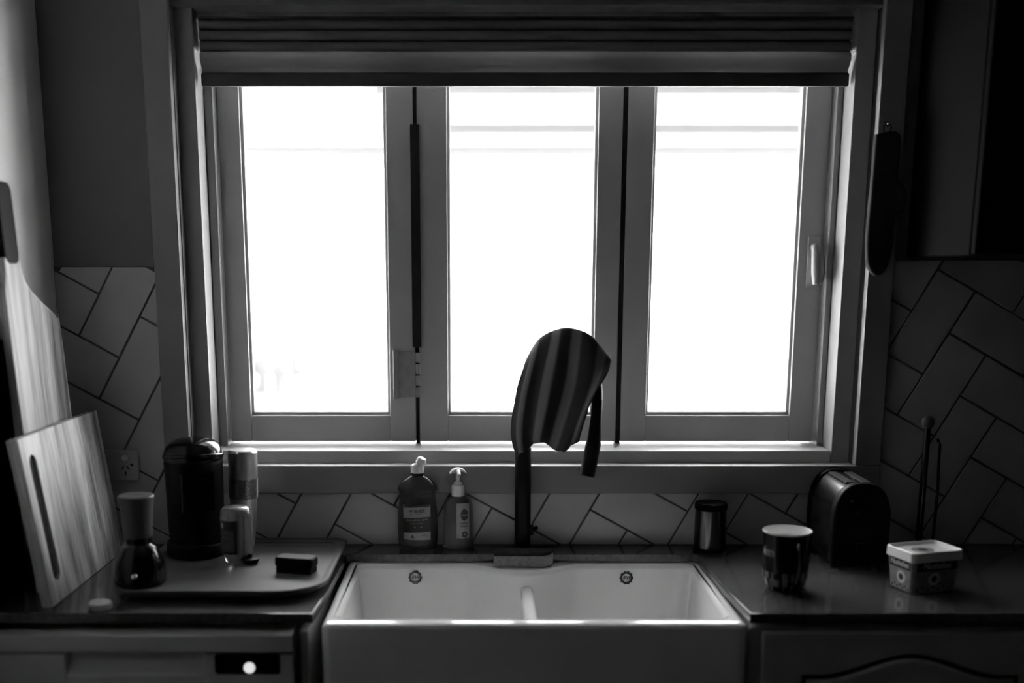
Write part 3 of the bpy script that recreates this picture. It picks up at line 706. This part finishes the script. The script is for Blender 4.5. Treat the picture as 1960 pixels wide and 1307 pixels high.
# power point on the tiles
po = thing('power_socket', 'white double power socket on the tiles beside the chopping board', 'socket', (-.843, 2.5635, 1.091))
bm = bmesh.new(); prism(bm, rrect(-.058, .058, -.035, .035, .004, 4), -.010, 0, 'y', .002); smooth_by_angle(link('plate', bm, M['offwhite'], po), 40)
for cx in (-.029, .029):
    rot_x(lat('switch', [(.007, 0), (.0072, .002), (.006, .004), (.001, .0045)], M['white'], po, 20), (cx, -.0098, .017))
    for dx, dz, an in ((-.006, -.006, 30), (.006, -.006, -30), (0, -.019, 0)):
        s = bx('pin_slot', -.0011, .0011, -.0112, -.0098, -.0042, .0042, M['dark'], po, 0); s.location = (cx + dx, 0, dz); s.rotation_euler = (0, math.radians(an), 0)
rot_x(lat('indicator', [(.0028, 0), (.0028, .0012), (.001, .0014)], M['dark'], po, 12), (.044, -.0098, .001))

# ------------------------------------------------------------------ right bench
tm_ = thing('steel_tumbler', 'dark steel tumbler with black lid standing by the tiles', 'tumbler', (.533, 2.512, .90))
lat('body', [(.035, .006), (.0362, .010), (.0358, .06), (.0352, .098)], M['darksteel'], tm_, 44); lat('base', [(.034, 0), (.0368, .002), (.0368, .008), (.036, .010)], M['black'], tm_, 40)
lat('lid', [(.0358, .097), (.0372, .099), (.0372, .109), (.035, .1125), (.015, .114), (.001, .1142)], M['black'], tm_, 40)
mg = thing('mug', 'dark patterned mug with white inside, handle towards the room', 'mug', (.622, 2.198, .90))
bmg = bmesh.new(); lathe(bmg, [(.026, 0), (.0345, .003), (.0405, .012), (.0445, .028), (.0460, .05), (.0465, .09), (.0480, .114), (.0487, .119)], 48, caps=False)
smooth_by_angle(link('mug_wall', bmg, M['mugd'], mg), 50)
bmg = bmesh.new(); lathe(bmg, [(.0487, .119), (.0488, .1212), (.0478, .1222), (.0462, .1212), (.0452, .112), (.043, .06), (.040, .02), (.030, .008), (.001, .007)], 48, caps=False)
smooth_by_angle(link('mug_lining', bmg, M['mugw'], mg), 60)
lat('mug_foot', [(.0255, .0), (.0265, .0015), (.001, .002)], M['mugd'], mg, 32)
ang = math.radians(-84); dx_, dy_ = math.cos(ang), math.sin(ang)
hp = [(.044, .100), (.058, .104), (.070, .098), (.077, .084), (.078, .066), (.074, .046), (.064, .030), (.050, .022), (.040, .022)]
hpts = smooth_path([(dx_ * r, dy_ * r, z) for r, z in hp], 4)
bm = bmesh.new(); tube(bm, hpts, .0052, 12)
smooth_by_angle(link('handle', bm, M['mugh'], mg), 60)
pw = lat('print_pattern', [(.0352, .0035), (.0411, .012), (.0451, .028), (.0463, .042)], M['mugp'], mg, 48, caps=False)
bm = bmesh.new(); bm.from_mesh(pw.data)
kill = [f for f in bm.faces if math.sin(f.calc_center_median().x * 420) * math.sin(f.calc_center_median().z * 520 + f.calc_center_median().y * 230) < .05 or f.calc_center_median().x > .030]
bmesh.ops.delete(bm, geom=kill, context='FACES'); bm.to_mesh(pw.data); bm.free()
def onmug(a0, cz, r=.0468): return lambda x, y: (r * math.sin(a0 + x / r), -r * math.cos(a0 + x / r), cz + y)
lettering('print_lettering', 'fun', .026, M['mugp'], mg, onmug(-1.12, .082), bold=.0006)
# toaster, end on
ts = thing('toaster', 'black domed toaster with steel sides standing end on', 'toaster', (.826, 2.45, .90), 0)
def dprof(w, h, inset=0):
    pts = []
    for k in range(23):
        t = PI * k / 22; pts.append(((w - inset) * math.copysign(abs(math.cos(t)) ** .75, math.cos(t)), h - .085 + (.085 - inset) * math.sin(t) ** .85))
    return [(w - inset, .012)] + pts + [(-(w - inset), .012)]
pr('end_cap', dprof(.062, .186), -.098, -.066, 'y', M['black'], ts, bev=.008, seg=3)
pr('end_cap', dprof(.062, .186), .080, .104, 'y', M['black'], ts, bev=.006, seg=3)
pr('shell', dprof(.062, .184, .003), -.068, .082, 'y', M['darksteel'], ts)
for x in (-.018, .018): bx('bread_slot', x - .009, x + .009, -.055, .07, .178, .1825, M['dark'], ts, .001)
bx('lever', -.016, .016, -.122, -.097, .120, .130, M['black'], ts, .003)
rot_x(lat('dial', [(.012, 0), (.012, .006), (.001, .007)], M['black'], ts, 24), (0, -.0975, .045))
rot_x(lat('button', [(.004, 0), (.004, .002), (.001, .003)], M['darksteel'], ts, 12), (-.028, -.0978, .150))
for x in (-.045, .045):
    for y in (-.07, .085): lat('foot', [(.009, 0), (.010, .013)], M['black'], ts, 14, c=(x, y, 0))
# spread tub
tu = thing('spread_tub', 'square plastic spread tub with flower print and white lid, beside the mug', 'tub', (0.9029, 2.2036, .90), math.radians(17))
bm = bmesh.new()
ra = [[bm.verts.new((x, y, z)) for x, y in rrect(-w, w, -d, d, .010, 5)] for w, d, z in ((.049, .034, 0), (.052, .037, .003), (.0575, .0425, .070))]
for a, b in zip(ra, ra[1:]):
    n = len(a)
    for k in range(n): bm.faces.new((a[k], a[(k + 1) % n], b[(k + 1) % n], b[k]))
bm.faces.new(list(reversed(ra[0]))); bm.faces.new(ra[-1])
smooth_by_angle(link('tub', bm, M['tubl'], tu), 40)
bm = bmesh.new()
ra = [[bm.verts.new((x, y, z)) for x, y in rrect(-.061 + t, .061 - t, -.046 + t, .046 - t, .012, 5)] for t, z in ((.0005, .066), (0, .067), (.0005, .0845), (.002, .0860), (.004, .0852), (.0058, .0795))]
for a, b in zip(ra, ra[1:]):
    n = len(a)
    for k in range(n): bm.faces.new((a[k], a[(k + 1) % n], b[(k + 1) % n], b[k]))
bm.faces.new(list(reversed(ra[0]))); bm.faces.new(ra[-1])
ldd = smooth_by_angle(link('lid', bm, M['tubw'], tu), 40)
ftop = lambda cx, cy: (lambda x, y: (cx + x, cy + y, .0799))
link('lid_print', ring_bm(.0001, .010, 20, ftop(-.004, 0)), M['labeld'], ldd); link('lid_print', ring_bm(.010, .023, 24, lambda x, y: (-.004 + x, y * .9, .0798)), M['label'], ldd)
def face_l(cy, cz, o=.0008): return lambda x, y: (-(.052 + (cz + y - .003) * .0825) - o, cy - x, cz + y)
def face_f(cx, cz, o=.0008): return lambda x, y: (cx + x, -(.037 + (cz + y - .003) * .0825) - o, cz + y)
for fc, wd in ((face_l, .064), (face_f, .094)):
    bm = bmesh.new(); f = fc(0, .0555, .0004); v = [bm.verts.new(f(*p)) for p in ((-wd / 2, -.009), (wd / 2, -.009), (wd / 2, .0095), (-wd / 2, .0095))]; bm.faces.new(v); link('print_band', bm, M['labeld'], tu)
    lettering('print_lettering', 'Nuttelex', .0155 if wd < .07 else .018, M['tubp'], tu, fc(0, .0565), bold=.0004)
    link('print_flower', ring_bm(.0065, .0135, 14, fc(-.004, .029)), M['tubp'], tu); link('print_flower_eye', ring_bm(.0001, .0068, 16, fc(-.004, .029, .0009)), M['labeld'], tu)
    for k in range(7): link('print_seed', ring_bm(.0001, .0028, 8, fc(-wd / 2 + .006 + k * wd / 7.6, .0075 + .004 * (k % 2))), M['labeld'], tu)
# paper roll stand (empty)
rs_ = thing('paper_roll_stand', 'slim empty kitchen roll stand with round knob behind the tub', 'roll stand', (1.005, 2.49, .90))
lat('base', [(.055, 0), (.057, .002), (.057, .008), (.05, .011), (.01, .012)], M['darksteel'], rs_, 36); lat('rod', [(.0075, .011), (.0075, .288)], M['darksteel'], rs_, 20)
lat('knob', [(.006, .286), (.012, .291), (.0145, .300), (.012, .309), (.004, .314), (.001, .3145)], M['lidgrey'], rs_, 24)
tb('tension_arm', [(.032, 0, .010), (.034, 0, .14), (.030, 0, .25), (.024, 0, .262)], .0035, M['darksteel'], rs_, 10)
# dark mitt on the casing
mt = thing('oven_mitt', 'dark cotton oven mitt hanging at the right of the window', 'oven mitt', (.882, 2.530, 1.82))
def mitt_poly():
    return [(p.x, p.z) for p in smooth_path([(-.026, 0, 0), (-.028, 0, -.12), (-.030, 0, -.20), (-.026, 0, -.27), (-.008, 0, -.298), (.014, 0, -.29), (.026, 0, -.25), (.028, 0, -.17), (.044, 0, -.165), (.050, 0, -.13), (.040, 0, -.105), (.028, 0, -.09), (.026, 0, 0), (-.026, 0, 0)], 4)[:-1]]
bm = bmesh.new(); prism(bm, mitt_poly(), -.011, .011, 'y', .005, 3); smooth_by_angle(link('mitt_body', bm, M['mitt'], mt), 60)
tb('hanging_loop', [(-.006, 0, -.002), (-.008, 0, .016), (0, .002, .024), (.008, 0, .016), (.006, 0, -.002)], .0022, M['mitt'], mt, 8)
tb('hook', [(0, .019, .026), (0, .006, .024), (0, -.003, .017), (0, -.006, .023)], .0025, M['darksteel'], mt, 8)

# ------------------------------------------------------------------ outside, all of it flooded with light
tag(bx('ground', -14, 16, 2.8, 26, -.25, -.15, M['grass'], None, 0), kind='structure')
awn = thing('window_awning', 'white translucent awning sheltering the window outside, seen through the top of the panes', 'awning', (.1, 2.98, 2.0))
sl_ = (2.06 - 1.846) / .35                             # the sheet falls from the wall to its front edge
bm = bmesh.new(); prism(bm, [(2.80, 2.06), (3.15, 1.846), (3.15, 1.852), (2.80, 2.066)], -1.0, 1.2, 'x'); child(link('sheet', bm, M['poly']), awn)
for y, x0 in ((2.93, -.25), (3.06, -.25), (3.138, -1.0)):
    z = 2.06 - (y - 2.80) * sl_
    bm = bmesh.new(); prism(bm, [(y, z), (y + .012, z - .0075), (y + .012, z - .018), (y, z - .018)], x0, 1.2, 'x'); child(link('batten', bm, M['polyrib']), awn)
for x in (-.98, 1.17):
    child(tb('bracket', [(x, 2.80, 1.80), (x, 3.12, 1.845)], .012, M['render']), awn)
fn = thing('paling_fence', 'weathered paling fence across the yard beyond the left pane', 'fence', (-2.2, 8.2, -.15))
for k in range(26):
    x = -4.2 + k * .112; child(bx('paling', x, x + .098, 8.20 + .006 * random.random(), 8.22, -.12, 1.02 + random.uniform(-.02, .02), M['paling'], None, .002), fn)
for z in (.2, .75): child(bx('rail', -4.25, -1.26, 8.222, 8.27, z, z + .07, M['paling'], None, .003), fn)
rw = tag(bx('garden_wall', -4.0, -.35, 7.6, 7.8, -.15, .66, M['conc'], None, .01), 'low pale concrete garden wall in front of the paling fence', 'wall')
def shrub(name, x, y, z0, n, rad, label, seed):
    random.seed(seed); t = thing(name, label, 'shrub', (x, y, z0)); bm = bmesh.new()
    for k in range(n):
        d = Vector((random.gauss(0, 1), random.gauss(0, 1), random.gauss(0, 1.1))).normalized() * rad * random.random() ** .4
        c = d + Vector((0, 0, rad * 1.4)); a = Vector((random.gauss(0, 1), random.gauss(0, 1), random.gauss(0, 1))).normalized(); b = a.orthogonal().normalized(); L = .07
        q = [c - a * L, c + b * L * .4, c + a * L, c - b * L * .4]; bm.faces.new([bm.verts.new(p) for p in q])
    tag(link('foliage', bm, M['leaf'], t), kind='stuff'); tb('stem', [(0, 0, 0), (.02, 0, rad * .7), (-.02, .02, rad * 1.5)], [.03, .02, .01], M['paling'], t, 8)
    return t
shrub('garden_shrub', -1.75, 9.1, -.15, 260, .52, 'leafy shrub rising behind the paling fence', 3)
nh = thing('neighbour_house', 'pale rendered house beyond the yard behind the right pane', 'house', (5.0, 16, -.15))
child(bx('house_wall', .2, 9.5, 16, 18, -.15, 3.0, M['render'], None, 0), nh)
for x0, x1, z0, z1 in ((3.15, 3.65, .62, .84), (4.05, 5.9, .64, .80)): child(bx('window_sill', x0, x1, 15.9, 16, z0, z1, M['brick'], None, .01), nh)
for x0, x1 in ((3.2, 3.6), (4.15, 5.8)):
    f = child(bx('window', x0, x1, 15.95, 16, .84, 2.2, M['render'], None, .01), nh)
child(bx('roof', -.1, 9.9, 15.6, 18.4, 3.0, 3.2, M['render'], None, .02), nh)
